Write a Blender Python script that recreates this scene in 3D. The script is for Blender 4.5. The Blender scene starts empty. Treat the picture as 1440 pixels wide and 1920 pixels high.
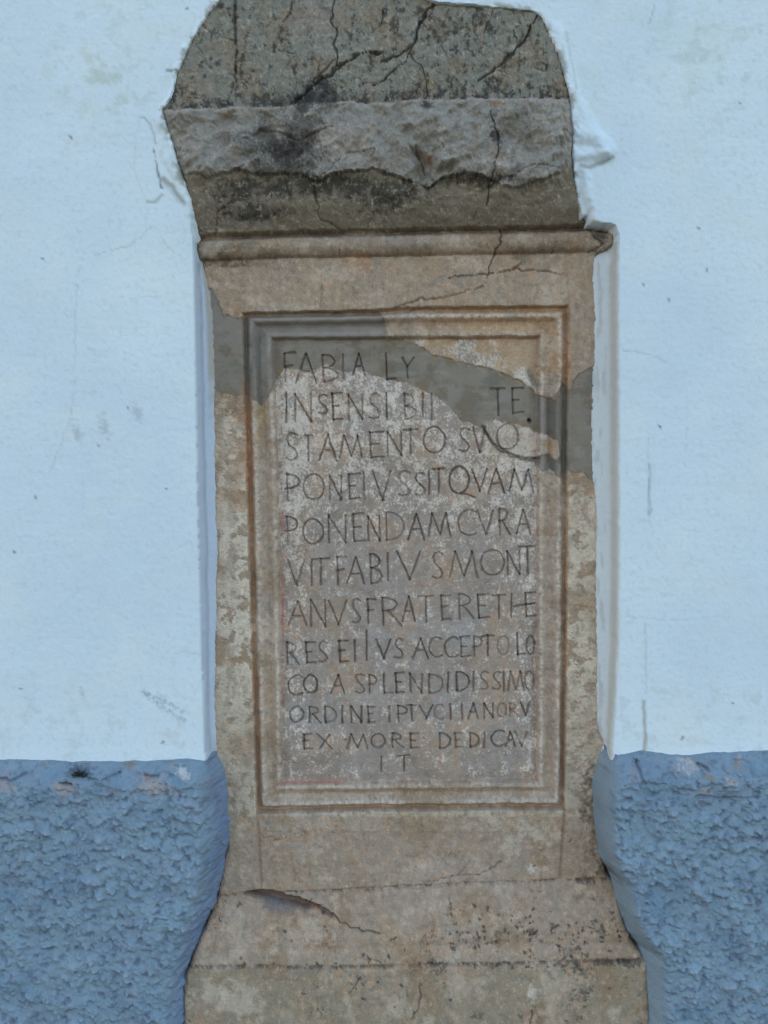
import bpy, math
import numpy as np

# ------------------------------------------------------------------ camera, sky, sun
scene = bpy.context.scene
COL = scene.collection
F, D, TH, ZC = 1970.0, 1.70, math.radians(6.0), 1.56      # focal length (photo px), metres to the wall, pitch, eye height
cam_d = bpy.data.cameras.new("camera")
cam = bpy.data.objects.new("camera", cam_d)
COL.objects.link(cam)
cam.location = (0, -D, ZC)
cam.rotation_euler = (math.pi / 2 - TH, 0, 0)
cam_d.sensor_fit = 'VERTICAL'; cam_d.sensor_height = 36.0; cam_d.lens = 36.0 * F / 1920.0
cam_d.clip_start = 0.02; cam_d.clip_end = 500
scene.camera = cam

world = bpy.data.worlds.new("World"); scene.world = world; world.use_nodes = True
wn = world.node_tree.nodes; wl = world.node_tree.links
sky = wn.new("ShaderNodeTexSky"); sky.sky_type = 'NISHITA'; sky.sun_disc = False
SUN_EL, SUN_AZ = math.radians(14), math.radians(-60)        # sun stands behind the house: its front is in open shade
sky.sun_elevation = SUN_EL; sky.sun_rotation = SUN_AZ
sky.air_density = 1.0; sky.dust_density = 1.0; sky.ozone_density = 1.0
wl.new(sky.outputs[0], wn["Background"].inputs[0])
wn["Background"].inputs[1].default_value = 0.15
sun_d = bpy.data.lights.new("sun", 'SUN'); sun_d.energy = 3.0; sun_d.angle = math.radians(0.5); sun_d.color = (1.0, .93, .82)
sun = bpy.data.objects.new("sun", sun_d); COL.objects.link(sun)
from mathutils import Vector
sv = Vector((math.sin(SUN_AZ) * math.cos(SUN_EL), math.cos(SUN_AZ) * math.cos(SUN_EL), math.sin(SUN_EL)))
sun.rotation_euler = sv.to_track_quat('Z', 'Y').to_euler(); sun.location = sv * 30
scene.view_settings.view_transform = 'Standard'; scene.view_settings.look = 'None'
scene.view_settings.exposure = 1.77; scene.view_settings.gamma = 1.0
scene.view_settings.use_curve_mapping = False
scene.cycles.filter_width = 1.5
LIGHT = np.array([.57, .76, .89])                          # colour of the open shade a white wall shows

# ------------------------------------------------------------------ numpy helpers
def project(X, Z, h=0.0):
    """photo pixel of the point (X, -h, Z)"""
    dy = D - h; dz = Z - ZC
    up = dy * math.sin(TH) + dz * math.cos(TH); dep = dy * math.cos(TH) - dz * math.sin(TH)
    return 720 + F * X / dep, 960 - F * up / dep
def unproject(u, v, h=0.0):
    a = (u - 720) / F; b = -(v - 960) / F
    dy = b * math.sin(TH) + math.cos(TH); dz = b * math.cos(TH) - math.sin(TH)
    t = (D - h) / dy
    return a * t, ZC + dz * t
def lin(c):
    c = np.asarray(c, float) / 255.0
    return np.where(c <= .04045, c / 12.92, ((c + .055) / 1.055) ** 2.4)
def alb(r, g, b):                                          # surface albedo of something that looks (r,g,b) in this shade
    return np.clip(lin((r, g, b)) / LIGHT, .012, .85).astype(np.float32)
def sstep(a, b, x):
    t = np.clip((x - a) / (b - a), 0, 1); return t * t * (3 - 2 * t)
_tabs = {}
def pnoise(x, y, seed=0):
    if seed not in _tabs:
        a = np.random.default_rng(seed).random((256, 256)) * 2 * np.pi
        _tabs[seed] = (np.cos(a).astype(np.float32), np.sin(a).astype(np.float32))
    gx, gy = _tabs[seed]
    ix = np.floor(x).astype(np.int32); iy = np.floor(y).astype(np.int32)
    fx = (x - ix).astype(np.float32); fy = (y - iy).astype(np.float32)
    sx = fx * fx * fx * (fx * (fx * 6 - 15) + 10); sy = fy * fy * fy * (fy * (fy * 6 - 15) + 10)
    i0, i1, j0, j1 = ix & 255, (ix + 1) & 255, iy & 255, (iy + 1) & 255
    n00 = gx[i0, j0] * fx + gy[i0, j0] * fy
    n10 = gx[i1, j0] * (fx - 1) + gy[i1, j0] * fy
    n01 = gx[i0, j1] * fx + gy[i0, j1] * (fy - 1)
    n11 = gx[i1, j1] * (fx - 1) + gy[i1, j1] * (fy - 1)
    a = n00 + sx * (n10 - n00); b = n01 + sx * (n11 - n01)
    return (a + sy * (b - a)) * 1.5
def fbm(x, y, scale, octv=4, seed=0, gain=.5):
    s = 0; amp = 1; tot = 0
    for o in range(octv):
        s = s + amp * pnoise(x / scale + 17.3 * o, y / scale - 9.1 * o, seed + o); tot += amp
        amp *= gain; scale = scale / 2.03
    return s / tot * 1.3
def cells(x, y, scale, seed=0, facet=False):
    """jittered cells: distance to the nearest and second nearest point, tilt value of the nearest"""
    r = np.random.default_rng(seed); T = r.random((4, 64, 64)).astype(np.float32)
    x = x / scale; y = y / scale
    ix = np.floor(x).astype(np.int32); iy = np.floor(y).astype(np.int32)
    f1 = np.full(x.shape, 9., np.float32); f2 = f1.copy(); tl = np.zeros(x.shape, np.float32)
    for dx in (-1, 0, 1):
        for dy in (-1, 0, 1):
            cx, cy = (ix + dx) & 63, (iy + dy) & 63
            ddx = x - (ix + dx + T[0][cx, cy]); ddy = y - (iy + dy + T[1][cx, cy])
            d = np.sqrt(ddx * ddx + ddy * ddy).astype(np.float32)
            m = d < f1
            f2 = np.where(m, f1, np.minimum(f2, d))
            if facet: tl = np.where(m, (T[2][cx, cy] - .5) * ddx * 2 + (T[3][cx, cy] - .5) * ddy * 2 + T[2][cy, cx] - .5, tl)
            f1 = np.where(m, d, f1)
    return f1, f2, tl
def seg_dist(U, V, p, q):
    ax, ay = p; bx, by = q; dx, dy = bx - ax, by - ay; L = dx * dx + dy * dy + 1e-9
    t = np.clip(((U - ax) * dx + (V - ay) * dy) / L, 0, 1)
    return np.hypot(U - ax - t * dx, V - ay - t * dy), t
def sdf(poly, U, V):
    """signed distance to a polygon, negative inside"""
    d = np.full(U.shape, 1e9, np.float32); ins = np.zeros(U.shape, bool)
    n = len(poly)
    for i in range(n):
        p, q = poly[i], poly[(i + 1) % n]
        d = np.minimum(d, seg_dist(U, V, p, q)[0].astype(np.float32))
        if p[1] != q[1]:
            c = ((V < p[1]) != (V < q[1])) & (U < (q[0] - p[0]) * (V - p[1]) / (q[1] - p[1]) + p[0])
            ins ^= c
    return np.where(ins, -d, d)
def domes(x, y, scale, seed, r=.55):
    """smooth round grains of random height, summed (no edges between cells)"""
    T = np.random.default_rng(seed).random((4, 64, 64)).astype(np.float32)
    x = x / scale; y = y / scale
    ix = np.floor(x).astype(np.int32); iy = np.floor(y).astype(np.int32); s = np.zeros(x.shape, np.float32)
    for dx in (-1, 0, 1):
        for dy in (-1, 0, 1):
            cx, cy = (ix + dx) & 63, (iy + dy) & 63
            rr = r * (.6 + .5 * T[3][cx, cy])
            d2 = ((x - (ix + dx + T[0][cx, cy])) ** 2 + ((y - (iy + dy + T[1][cx, cy])) * 1.1) ** 2) / (rr * rr)
            s += T[2][cx, cy] ** 1.6 * np.clip(1 - d2, 0, 1) ** 1.5
    return s
class Grid:
    def __init__(s, us, vs, href):
        """columns at photo abscissae us, rows at photo ordinates vs; href(v) = mean relief of the thing at that row"""
        vs = np.asarray(vs, float); us = np.asarray(us, float)
        s.X = unproject(us, 960.0, href(np.array(960.0)))[0]
        s.Z = unproject(720.0, vs, href(vs))[1]
        s.finish(href, vs)
    def finish(s, href, vs=None):
        s.XX, s.ZZ = np.meshgrid(s.X, s.Z)
        v0 = project(s.XX, s.ZZ)[1]
        h = href(v0)
        s.U, s.V = project(s.XX, s.ZZ, h)
        s.U = s.U.astype(np.float32); s.V = s.V.astype(np.float32)
        s.nr, s.nc = s.XX.shape
        s.h = np.zeros(s.U.shape, np.float32); s.c = np.zeros(s.U.shape + (3,), np.float32)
        s.dx = np.zeros(s.U.shape, np.float32); s.dz = np.zeros(s.U.shape, np.float32)
    def crop(s, box):
        u0, v0, u1, v1 = box
        m = (s.U > u0) & (s.U < u1) & (s.V > v0) & (s.V < v1)
        r = np.where(m.any(1))[0]; c = np.where(m.any(0))[0]
        if not len(r) or not len(c): return None
        return slice(r[0], r[-1] + 1), slice(c[0], c[-1] + 1)
    def carve(s, pts, w, depth, wob=0.0, col=None, cs=0.0, taper=False, cw=1.6, vary=0):
        """groove along a polyline; w half width in photo px, depth in m"""
        pts = np.asarray(pts, float); pad = w * cw + 6
        k = s.crop((pts[:, 0].min() - pad, pts[:, 1].min() - pad, pts[:, 0].max() + pad, pts[:, 1].max() + pad))
        if k is None: return
        U, V = s.U[k], s.V[k]
        if wob:
            U = U + wob * fbm(U, V, 18, 3, 71); V = V + wob * fbm(U, V, 18, 3, 77)
        d = np.full(U.shape, 1e9); n = len(pts) - 1
        for i in range(n):
            dd, t = seg_dist(U, V, pts[i], pts[i + 1])
            if taper: dd = dd / np.clip(1.15 - ((i + t) / n), .15, 1)
            d = np.minimum(d, dd)
        if vary: d = d / np.clip(.62 + vary * fbm(s.U[k], s.V[k], 24, 3, 79), .12 if vary > .7 else .5, 1.6)
        g = np.clip(1 - d / w, 0, 1)
        s.h[k] -= depth * g
        if col is not None:
            m = (np.clip(1 - d / (w * cw), 0, 1) ** .8 * cs)[..., None]
            s.c[k] = s.c[k] * (1 - m) + np.asarray(col) * m
        return k, g
    def blob(s, u, v, r, col, a, elong=1.0, ang=0.0, rag=.6, seed=5):
        k = s.crop((u - 3 * r, v - 3 * r, u + 3 * r, v + 3 * r))
        if k is None: return
        U, V = s.U[k] - u, s.V[k] - v
        ca, sa = math.cos(ang), math.sin(ang)
        p = (U * ca + V * sa) / elong; q = -U * sa + V * ca
        d = np.hypot(p, q) / r + rag * fbm(s.U[k], s.V[k], r * .8 + 2, 3, seed)
        m = (sstep(1.25, .35, d + .5 * fbm(s.U[k], s.V[k], 5, 2, seed + 3)) * a)[..., None]
        s.c[k] = s.c[k] * (1 - m) + np.asarray(col) * m
        return k, m[..., 0]
    def mix(s, col, m):
        m = np.clip(m, 0, 1)[..., None]
        s.c = s.c * (1 - m) + np.asarray(col, np.float32) * m
    def arrays(s):
        P = np.stack([s.XX + s.dx, -s.h.astype(float), s.ZZ + s.dz], -1)
        du = np.gradient(P, axis=1); dv = np.gradient(P, axis=0)
        N = np.cross(dv, du)
        N /= np.linalg.norm(N, axis=-1, keepdims=True) + 1e-20
        N[N[..., 1] > 0.9999] *= -1
        if N[..., 1].mean() > 0: N = -N
        s.P = P.reshape(-1, 3).astype(np.float32); s.N = N.reshape(-1, 3).astype(np.float32)
        s.C = np.concatenate([s.c.reshape(-1, 3), np.ones((s.c.shape[0] * s.c.shape[1], 1))], 1).astype(np.float32)
        i = np.arange(s.nr * s.nc, dtype=np.int32).reshape(s.nr, s.nc)
        s.Q = np.stack([i[:-1, :-1], i[1:, :-1], i[1:, 1:], i[:-1, 1:]], -1)     # rows run downwards
        n = np.cross(P[1, 0] - P[0, 0], P[0, 1] - P[0, 0])
        if n[1] > 0: s.Q = s.Q[..., ::-1]
    def part(s, name, fmask, mat, parent=None):
        q = s.Q[fmask].reshape(-1)
        vi, inv = np.unique(q, return_inverse=True)
        me = bpy.data.meshes.new(name)
        nf = len(q) // 4
        me.vertices.add(len(vi)); me.vertices.foreach_set("co", s.P[vi].ravel())
        me.loops.add(len(q)); me.loops.foreach_set("vertex_index", inv.astype(np.int32).ravel())
        me.polygons.add(nf); me.polygons.foreach_set("loop_start", np.arange(0, nf * 4, 4, dtype=np.int32))
        me.polygons.foreach_set("use_smooth", np.ones(nf, bool))
        me.update(calc_edges=True)
        a = me.color_attributes.new("patina", 'FLOAT_COLOR', 'POINT'); a.data.foreach_set("color", s.C[vi].ravel())
        b = me.attributes.new("custom_normal", 'FLOAT_VECTOR', 'POINT'); b.data.foreach_set("vector", s.N[vi].ravel())
        me.materials.append(mat)
        o = bpy.data.objects.new(name, me); COL.objects.link(o)
        if parent is not None: o.parent = parent; o.matrix_parent_inverse = parent.matrix_world.inverted()
        return o
def empty(name, loc, label, cat, group=None):
    o = bpy.data.objects.new(name, None); COL.objects.link(o); o.location = loc; o.empty_display_size = .2
    o['label'] = label; o['category'] = cat
    if group: o['group'] = group
    bpy.context.view_layer.update()
    return o
def mesh_obj(name, verts, faces, mat, parent=None, smooth=False):
    me = bpy.data.meshes.new(name); me.from_pydata(verts, [], faces); me.update()
    if smooth: me.polygons.foreach_set("use_smooth", [True] * len(me.polygons))
    me.materials.append(mat)
    o = bpy.data.objects.new(name, me); COL.objects.link(o)
    if parent is not None: o.parent = parent; o.matrix_parent_inverse = parent.matrix_world.inverted()
    return o

# ------------------------------------------------------------------ materials
def patina_material(name, fine, coarse, amt, bump_d, bump_scale, rough=.9, speck=None, tint=None):
    m = bpy.data.materials.new(name); m.use_nodes = True
    n, l = m.node_tree.nodes, m.node_tree.links
    b = n["Principled BSDF"]; b.inputs["Roughness"].default_value = rough
    b.inputs["Specular IOR Level"].default_value = .25
    at = n.new("ShaderNodeAttribute"); at.attribute_name = "patina"
    tc = n.new("ShaderNodeNewGeometry")
    n1 = n.new("ShaderNodeTexNoise"); n1.inputs["Scale"].default_value = fine; n1.inputs["Detail"].default_value = 5; n1.inputs["Roughness"].default_value = .65
    n2 = n.new("ShaderNodeTexNoise"); n2.inputs["Scale"].default_value = coarse; n2.inputs["Detail"].default_value = 4
    l.new(tc.outputs["Position"], n1.inputs["Vector"]); l.new(tc.outputs["Position"], n2.inputs["Vector"])
    r1 = n.new("ShaderNodeMapRange"); r1.inputs[1].default_value = .3; r1.inputs[2].default_value = .7
    r1.inputs[3].default_value = 1 - amt; r1.inputs[4].default_value = 1 + amt
    l.new(n1.outputs["Fac"], r1.inputs[0])
    r2 = n.new("ShaderNodeMapRange"); r2.inputs[1].default_value = .3; r2.inputs[2].default_value = .7
    r2.inputs[3].default_value = 1 - amt * .7; r2.inputs[4].default_value = 1 + amt * .7
    l.new(n2.outputs["Fac"], r2.inputs[0])
    mu = n.new("ShaderNodeMath"); mu.operation = 'MULTIPLY'; l.new(r1.outputs[0], mu.inputs[0]); l.new(r2.outputs[0], mu.inputs[1])
    vm = n.new("ShaderNodeVectorMath"); vm.operation = 'SCALE'; l.new(at.outputs["Color"], vm.inputs[0]); l.new(mu.outputs[0], vm.inputs["Scale"])
    out = vm.outputs[0]
    if speck:
        for (sc, lo, hi, col, fac) in speck:
            sn = n.new("ShaderNodeTexNoise"); sn.inputs["Scale"].default_value = sc; sn.inputs["Detail"].default_value = 2
            l.new(tc.outputs["Position"], sn.inputs["Vector"])
            sr = n.new("ShaderNodeMapRange"); sr.inputs[1].default_value = lo; sr.inputs[2].default_value = hi; sr.inputs[4].default_value = fac
            l.new(sn.outputs["Fac"], sr.inputs[0])
            mx = n.new("ShaderNodeMix"); mx.data_type = 'RGBA'; l.new(sr.outputs[0], mx.inputs[0]); l.new(out, mx.inputs[6])
            mx.inputs[7].default_value = (*[float(x) for x in col], 1); out = mx.outputs[2]
    l.new(out, b.inputs["Base Color"])
    bn = n.new("ShaderNodeTexNoise"); bn.inputs["Scale"].default_value = bump_scale; bn.inputs["Detail"].default_value = 6; bn.inputs["Roughness"].default_value = .6
    l.new(tc.outputs["Position"], bn.inputs["Vector"])
    bu = n.new("ShaderNodeBump"); bu.inputs["Strength"].default_value = 1.0; bu.inputs["Distance"].default_value = bump_d
    l.new(bn.outputs["Fac"], bu.inputs["Height"]); l.new(bu.outputs[0], b.inputs["Normal"])
    return m
M_STONE = patina_material("weathered_limestone", 520, 90, .17, .0016, 380, .88,
                          speck=[(420, .66, .74, alb(170, 172, 166), .28), (300, .70, .75, alb(62, 58, 54), .5)])
M_MORTAR = patina_material("grey_mortar", 300, 40, .06, .0005, 400, .85)
M_PLASTER = patina_material("limewashed_plaster", 260, 9, .03, .0009, 110, .9,
                            speck=[(230, .74, .78, alb(110, 120, 115), .5)])
M_ROUGH = patina_material("blue_grey_roughcast", 260, 22, .09, .0016, 190, .85,
                          speck=[(240, .72, .76, alb(60, 66, 84), .5)])

# ------------------------------------------------------------------ outlines read on the wall plane
STONE = [(395, 20), (412, 0), (440, -28), (520, -46), (700, -36), (790, -6), (820, 5), (870, 8), (930, 14), (1000, 21), (1014, 30),
         (1030, 65), (1045, 100), (1055, 130), (1066, 165), (1071, 210), (1075, 250), (1073, 290), (1077, 330), (1085, 370), (1092, 408),
         (1104, 400), (1106, 420), (1150, 427), (1154, 440), (1146, 462), (1120, 476), (1119, 520), (1122, 620), (1121, 700), (1119, 800),
         (1119, 900), (1122, 960), (1122, 1100), (1123, 1250), (1125, 1370), (1140, 1404), (1130, 1440), (1126, 1480), (1124, 1520),
         (1131, 1580), (1138, 1640), (1160, 1672), (1166, 1720), (1186, 1772), (1212, 1802), (1213, 1840), (1217, 1920), (1220, 2000), (1220, 3500),
         (340, 3500), (343, 2000), (345, 1920), (346, 1850), (352, 1818), (368, 1780), (388, 1735), (405, 1690), (416, 1640), (424, 1590),
         (421, 1550), (416, 1500), (412, 1460), (403, 1430), (401, 1400), (399, 1360), (397, 1300), (400, 1255), (401, 1200), (403, 1150), (402, 1090), (405, 1040),
         (400, 960), (398, 860), (396, 760), (394, 680), (392, 600), (386, 545), (378, 505), (372, 480), (367, 445), (363, 415),
         (357, 375), (346, 340), (333, 300), (322, 262), (314, 235), (304, 207), (312, 198), (325, 175), (331, 140), (341, 120), (351, 95), (374, 50)]
OPENING = [(385, 10), (405, -20), (435, -50), (520, -66), (710, -56), (800, -20), (875, -6), (940, -2), (1010, 4), (1032, 22),
           (1056, 70), (1070, 130), (1084, 180), (1110, 235), (1138, 270), (1149, 288), (1146, 296), (1108, 312), (1110, 350), (1112, 380), (1118, 396), (1112, 412), (1130, 418),
           (1153, 422), (1160, 440), (1160, 560), (1161, 700), (1162, 960), (1161, 1200), (1154, 1330), (1146, 1430), (1140, 3500), (392, 3500),
           (386, 1430), (383, 1400), (378, 1250), (373, 1100), (369, 900), (366, 700), (364, 560), (363, 480), (361, 440), (353, 390),
           (343, 355), (312, 318), (300, 300), (289, 285), (287, 250), (292, 225), (296, 205), (306, 190), (316, 165), (318, 140), (326, 118), (342, 85), (366, 40)]
# mean relief along the height of each thing (metres in front of the wall plane)
def href_stone(v): return np.interp(v, [-50, 200, 330, 430, 520, 620, 1490, 1580, 1690, 1800, 2000], [-.004, 0, .004, -.022, -.042, -.049, -.049, -.041, -.018, -.002, .004])
def href_plaster(v): return np.zeros(np.shape(v))
def href_plinth(v): return np.interp(v, [1390, 1424, 1480], [-.002, .004, .036])

# ------------------------------------------------------------------ the lettering: strokes in a unit box, y down
def arc(cx, cy, rx, ry, a0, a1, n=12):
    return [(cx + rx * math.cos(math.radians(a0 + (a1 - a0) * i / n)), cy + ry * math.sin(math.radians(a0 + (a1 - a0) * i / n))) for i in range(n + 1)]
GLYPH = {
 'I': [[(.5, 0), (.52, 1)]],
 'A': [[(.5, 0), (0, 1)], [(.5, 0), (1, 1)], [(.28, .62), (.66, .6)]],
 'V': [[(0, 0), (.55, 1)], [(1, 0), (.55, 1)]],
 'N': [[(.05, 0), (.08, 1)], [(.05, 0), (.95, 1)], [(.92, 0), (.95, .98)]],
 'M': [[(.18, 0), (0, 1)], [(.18, 0), (.52, .95)], [(.8, 0), (.52, .95)], [(.8, 0), (1, 1)]],
 'E': [[(.1, 0), (.2, 1)], [(.08, .01), (.95, -.02)], [(.15, .48), (.65, .46)], [(.2, 1), (1, .96)]],
 'F': [[(.15, 0), (.25, 1)], [(.1, .01), (1, -.02)], [(.2, .48), (.75, .44)]],
 'L': [[(.15, 0), (.2, 1)], [(.2, 1), (1, .95)]],
 'T': [[(.5, 0), (.55, 1)], [(0, .02), (1, -.01)]],
 'O': [arc(.5, .5, .5, .5, 0, 360, 20)],
 'Q': [arc(.42, .47, .42, .47, 0, 360, 20), [(.5, .93), (.75, .97), (1.08, 1.08)]],
 'C': [arc(.6, .5, .6, .5, -55, -305, 14)],
 'D': [[(.05, 0), (.1, 1)], arc(.1, .5, .9, .5, -90, 90, 12)],
 'B': [[(.1, 0), (.2, 1)], arc(.12, .24, .66, .24, -90, 90, 8), arc(.18, .74, .8, .26, -90, 90, 8)],
 'P': [[(.1, 0), (.2, 1)], arc(.12, .27, .85, .27, -90, 100, 10)],
 'R': [[(.1, 0), (.15, 1)], arc(.12, .24, .66, .24, -90, 90, 8), [(.35, .48), (1, 1)]],
 'S': [[(.95, .08), (.6, 0), (.2, .06), (.08, .22), (.25, .42), (.75, .62), (.95, .8), (.8, .95), (.45, 1), (.05, .93)]],
 'X': [[(0, 0), (1, 1)], [(.85, 0), (.12, .98)]],
 'Y': [[(0, .15), (.45, .5)], [(1, .1), (.45, .5)], [(.45, .5), (.47, 1)]],
 '.': [[(.4, .45), (.6, .55)]],
}
LETTERS = [ # letter, left, right, top, bottom, strength
 ('F',528,552,662,716,.9),('A',553,592,662,718,1),('B',600,634,665,716,.9),('I',640,646,663,709,1),('A',661,684,662,702,1.1),('L',721,742,662,712,1.1),('Y',754,776,665,709,1),
 ('I',532,538,737,792,1.2),('N',550,584,739,791,1.1),('S',595,613,740,777,1),('E',620,642,738,788,1.2),('N',651,681,740,788,1),('S',691,713,738,786,.9),('I',722,728,737,787,1.1),('B',756,781,739,786,.7),('I',790,796,738,782,.9),('I',806,813,738,786,.8),('T',921,948,729,779,1),('E',960,983,728,775,1),
 ('S',534,558,813,864,1.1),('T',569,584,817,864,1.1),('A',598,630,815,864,1),('M',637,679,817,858,.9),('E',690,720,811,859,1),('N',725,754,811,855,1),('T',756,783,806,851,1.2),('O',794,835,801,850,1.2),('S',861,882,803,847,.9),('V',887,911,801,849,.9),('O',932,973,795,844,1.2),
 ('P',534,561,890,941,1.1),('O',568,607,890,938,.9),('N',616,641,893,938,1),('E',651,674,890,937,1.1),('I',679,685,885,937,1.2),('V',698,733,884,938,1),('S',746,770,884,932,.9),('S',778,799,888,931,.9),('I',802,808,884,928,1.1),('T',812,834,880,925,1.2),('Q',843,888,876,930,1.2),('V',886,914,882,923,1.1),('A',917,947,880,926,1.1),('M',957,1001,881,922,1.2),
 ('P',534,558,970,1021,1),('O',567,605,974,1022,1.2),('N',613,650,968,1020,.9),('E',659,684,966,1018,1),('N',688,713,970,1016,1),('D',722,758,963,1015,.8),('A',766,796,965,1014,1.1),('M',804,845,964,1007,1),('C',860,896,958,1006,.9),('V',896,926,958,1004,.9),('R',935,958,956,1004,1.1),('A',970,996,958,1002,1.1),
 ('V',538,569,1052,1100,.9),('I',580,586,1052,1100,1),('T',583,617,1050,1098,1.1),('F',628,649,1047,1099,1),('A',650,683,1047,1097,1.1),('B',691,717,1041,1097,1.1),('I',724,731,1040,1092,1),('V',744,788,1037,1088,1.1),('S',811,831,1038,1088,.8),('M',845,896,1036,1085,.9),('O',902,946,1033,1080,.8),('N',951,977,1035,1079,1),('T',975,1004,1026,1078,1.1),
 ('A',539,574,1130,1177,.9),('N',580,611,1127,1178,1.1),('V',616,649,1128,1174,1),('S',659,676,1126,1172,.8),('F',686,704,1127,1172,1.1),('R',713,753,1123,1175,1),('A',754,778,1120,1168,1.1),('T',785,812,1121,1168,1),('E',826,846,1120,1165,.9),('R',858,890,1117,1163,.8),('E',895,919,1118,1162,1.2),('T',926,947,1118,1163,1.1),('I',956,963,1115,1161,1),('E',984,1006,1113,1158,.9),
 ('R',534,559,1208,1249,1),('E',570,591,1208,1247,1.1),('S',596,613,1206,1246,1.1),('E',633,653,1206,1245,1.1),('I',661,668,1204,1244,1.1),('I',683,691,1185,1242,1.2),('V',705,732,1201,1238,1),('S',740,756,1200,1238,1),('A',774,803,1199,1237,1),('C',805,830,1197,1234,.7),('C',834,861,1197,1234,.8),('E',862,881,1197,1234,1),('P',887,906,1196,1233,.8),('T',904,927,1196,1233,1.1),('O',934,956,1196,1232,.35),('L',969,986,1190,1231,1.2),('O',989,1004,1195,1231,.9),
 ('C',539,567,1270,1307,1),('O',568,594,1270,1304,1.1),('A',620,646,1270,1304,1.1),('S',666,684,1268,1304,.9),('P',690,706,1270,1303,.8),('L',716,736,1268,1303,1),('E',740,758,1266,1302,1.1),('N',768,793,1266,1302,1),('D',803,831,1266,1303,.9),('I',837,844,1264,1300,1.2),('D',855,881,1263,1300,1),('I',886,892,1263,1299,1),('S',901,917,1263,1298,.8),('S',925,941,1263,1298,.9),('I',943,949,1264,1300,1),('M',954,984,1264,1299,.8),('O',986,1004,1263,1298,.8),
 ('O',542,567,1329,1358,.9),('R',577,601,1329,1359,1),('D',607,630,1329,1359,1),('I',638,644,1329,1358,1.1),('N',657,679,1328,1358,1),('E',688,703,1328,1357,.9),('I',727,733,1326,1355,.8),('P',744,764,1326,1356,.9),('T',763,781,1325,1355,.9),('V',786,811,1324,1350,.9),('C',814,833,1324,1351,.6),('I',842,848,1324,1351,1),('I',864,870,1324,1351,1),('A',879,898,1324,1351,.9),('N',908,927,1324,1350,.8),('O',934,951,1324,1349,.6),('R',956,973,1324,1348,.5),('V',978,996,1322,1347,.9),
 ('E',567,584,1380,1407,1),('X',596,622,1380,1407,1),('.',641,653,1384,1397,.8),('M',651,689,1381,1407,.9),('O',696,722,1379,1406,.9),('R',732,757,1378,1405,.9),('E',767,786,1378,1406,.9),('.',791,799,1380,1392,.6),('D',823,845,1377,1406,.9),('E',852,868,1377,1405,.7),('D',881,899,1378,1405,.9),('I',906,912,1377,1406,.8),('C',923,948,1374,1405,1),('A',950,968,1377,1404,1),('V',967,990,1377,1405,.9),
 ('I',711,717,1423,1452,1.1),('T',746,768,1421,1451,1.1),
]

# ------------------------------------------------------------------ the stone: one relief computed on a grid, then split into its parts
def seq(knots):
    """knots: (start, spacing) ... (end, None)"""
    out = []
    for (a, st), (b, _) in zip(knots[:-1], knots[1:]):
        n = max(1, int(round((b - a) / st))); out += list(np.linspace(a, b, n, endpoint=False))
    return np.array(out + [knots[-1][0]])
G = Grid(seq([(285, 2.2), (505, 1.15), (1030, 2.1), (1250, None)]),
         seq([(-66, 2.2), (640, 1.15), (1480, 2.1), (1960, 12), (2300, 60), (2960, None)]), href_stone)
U, V = G.U, G.V
ragged = lambda U, V, a, s=14, seed=11: a * fbm(U, V, s, 4, seed)
dS = sdf(STONE, U + ragged(U, V, 3.2), V + ragged(U, V, 3.2, 14, 23)) + ragged(U, V, 1.5, 6, 31)
L200 = np.interp(U, [300, 420, 520, 560, 620, 700, 800, 900, 1060], [207, 203, 201, 196, 192, 191, 188, 186, 184]) + ragged(U, V, 3, 30, 3)
L430 = np.interp(U, [360, 400, 450, 560, 700, 850, 1000, 1110, 1150], [447, 442, 440, 436, 434, 430, 428, 424, 428]) + ragged(U, V, 2.0, 25, 4)
L480 = L430 + 47
LBR = np.interp(U, [330, 400, 450, 520, 600, 640, 700, 740, 775, 800, 830, 870, 920, 960, 1010, 1045, 1075],
                [322, 332, 318, 326, 336, 326, 318, 330, 340, 352, 334, 325, 342, 352, 346, 325, 312]) + ragged(U, V, 9, 60, 6) + ragged(U, V, 2.5, 12, 8)
L1680 = np.interp(U, [400, 470, 560, 640, 800, 900, 1000, 1060, 1140], [1690, 1683, 1681, 1677, 1668, 1664, 1660, 1657, 1656]) + ragged(U, V, 2.2, 22, 7)
L1805 = np.interp(U, [350, 450, 560, 700, 800, 960, 1100, 1205], [1813, 1811, 1813, 1812, 1810, 1806, 1802, 1800]) + ragged(U, V, 2.5, 18, 8)
top = (V < L430)
big = fbm(U, V, 180, 4, 41); mid = fbm(U, V, 40, 4, 45); sml = fbm(U, V, 9, 3, 49)
h = np.full(U.shape, -.030, np.float32)
# crown above the ledge
h = np.where(V < L200, .002 - .010 * np.clip((L200 - V) / 220, 0, 1) ** 2 + .004 * fbm(U, V, 90, 3, 58) + .002 * fbm(U, V, 24, 3, 59), h)
# broken face
f1, f2, tl = cells(U + 14 * mid, (V + 10 * big + .35 * U) * 1.15, 100, 5, True)
g1, g2, tl2 = cells(U + 8 * sml, V * 1.2 + 6 * mid, 33, 9, True)
brk = (V >= L200) & (V < LBR)
tb = np.clip((V - L200) / 130, 0, 1)
tl = tl * sstep(0, .25, f2 - f1); tl2 = tl2 * sstep(0, .2, g2 - g1)
hb = .003 + .007 * sstep(0, 7, V - L200) + .006 * np.sin(tb * 2.6) + .014 * tl + .0026 * tl2 + .0045 * mid + .0035 * fbm(U, V, 75, 2, 46) + .007 * (.3 - np.abs(fbm(U + .5 * V, V, 62, 3, 56, .45))) * 2.2
h = np.where(brk, hb, h)
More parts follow.
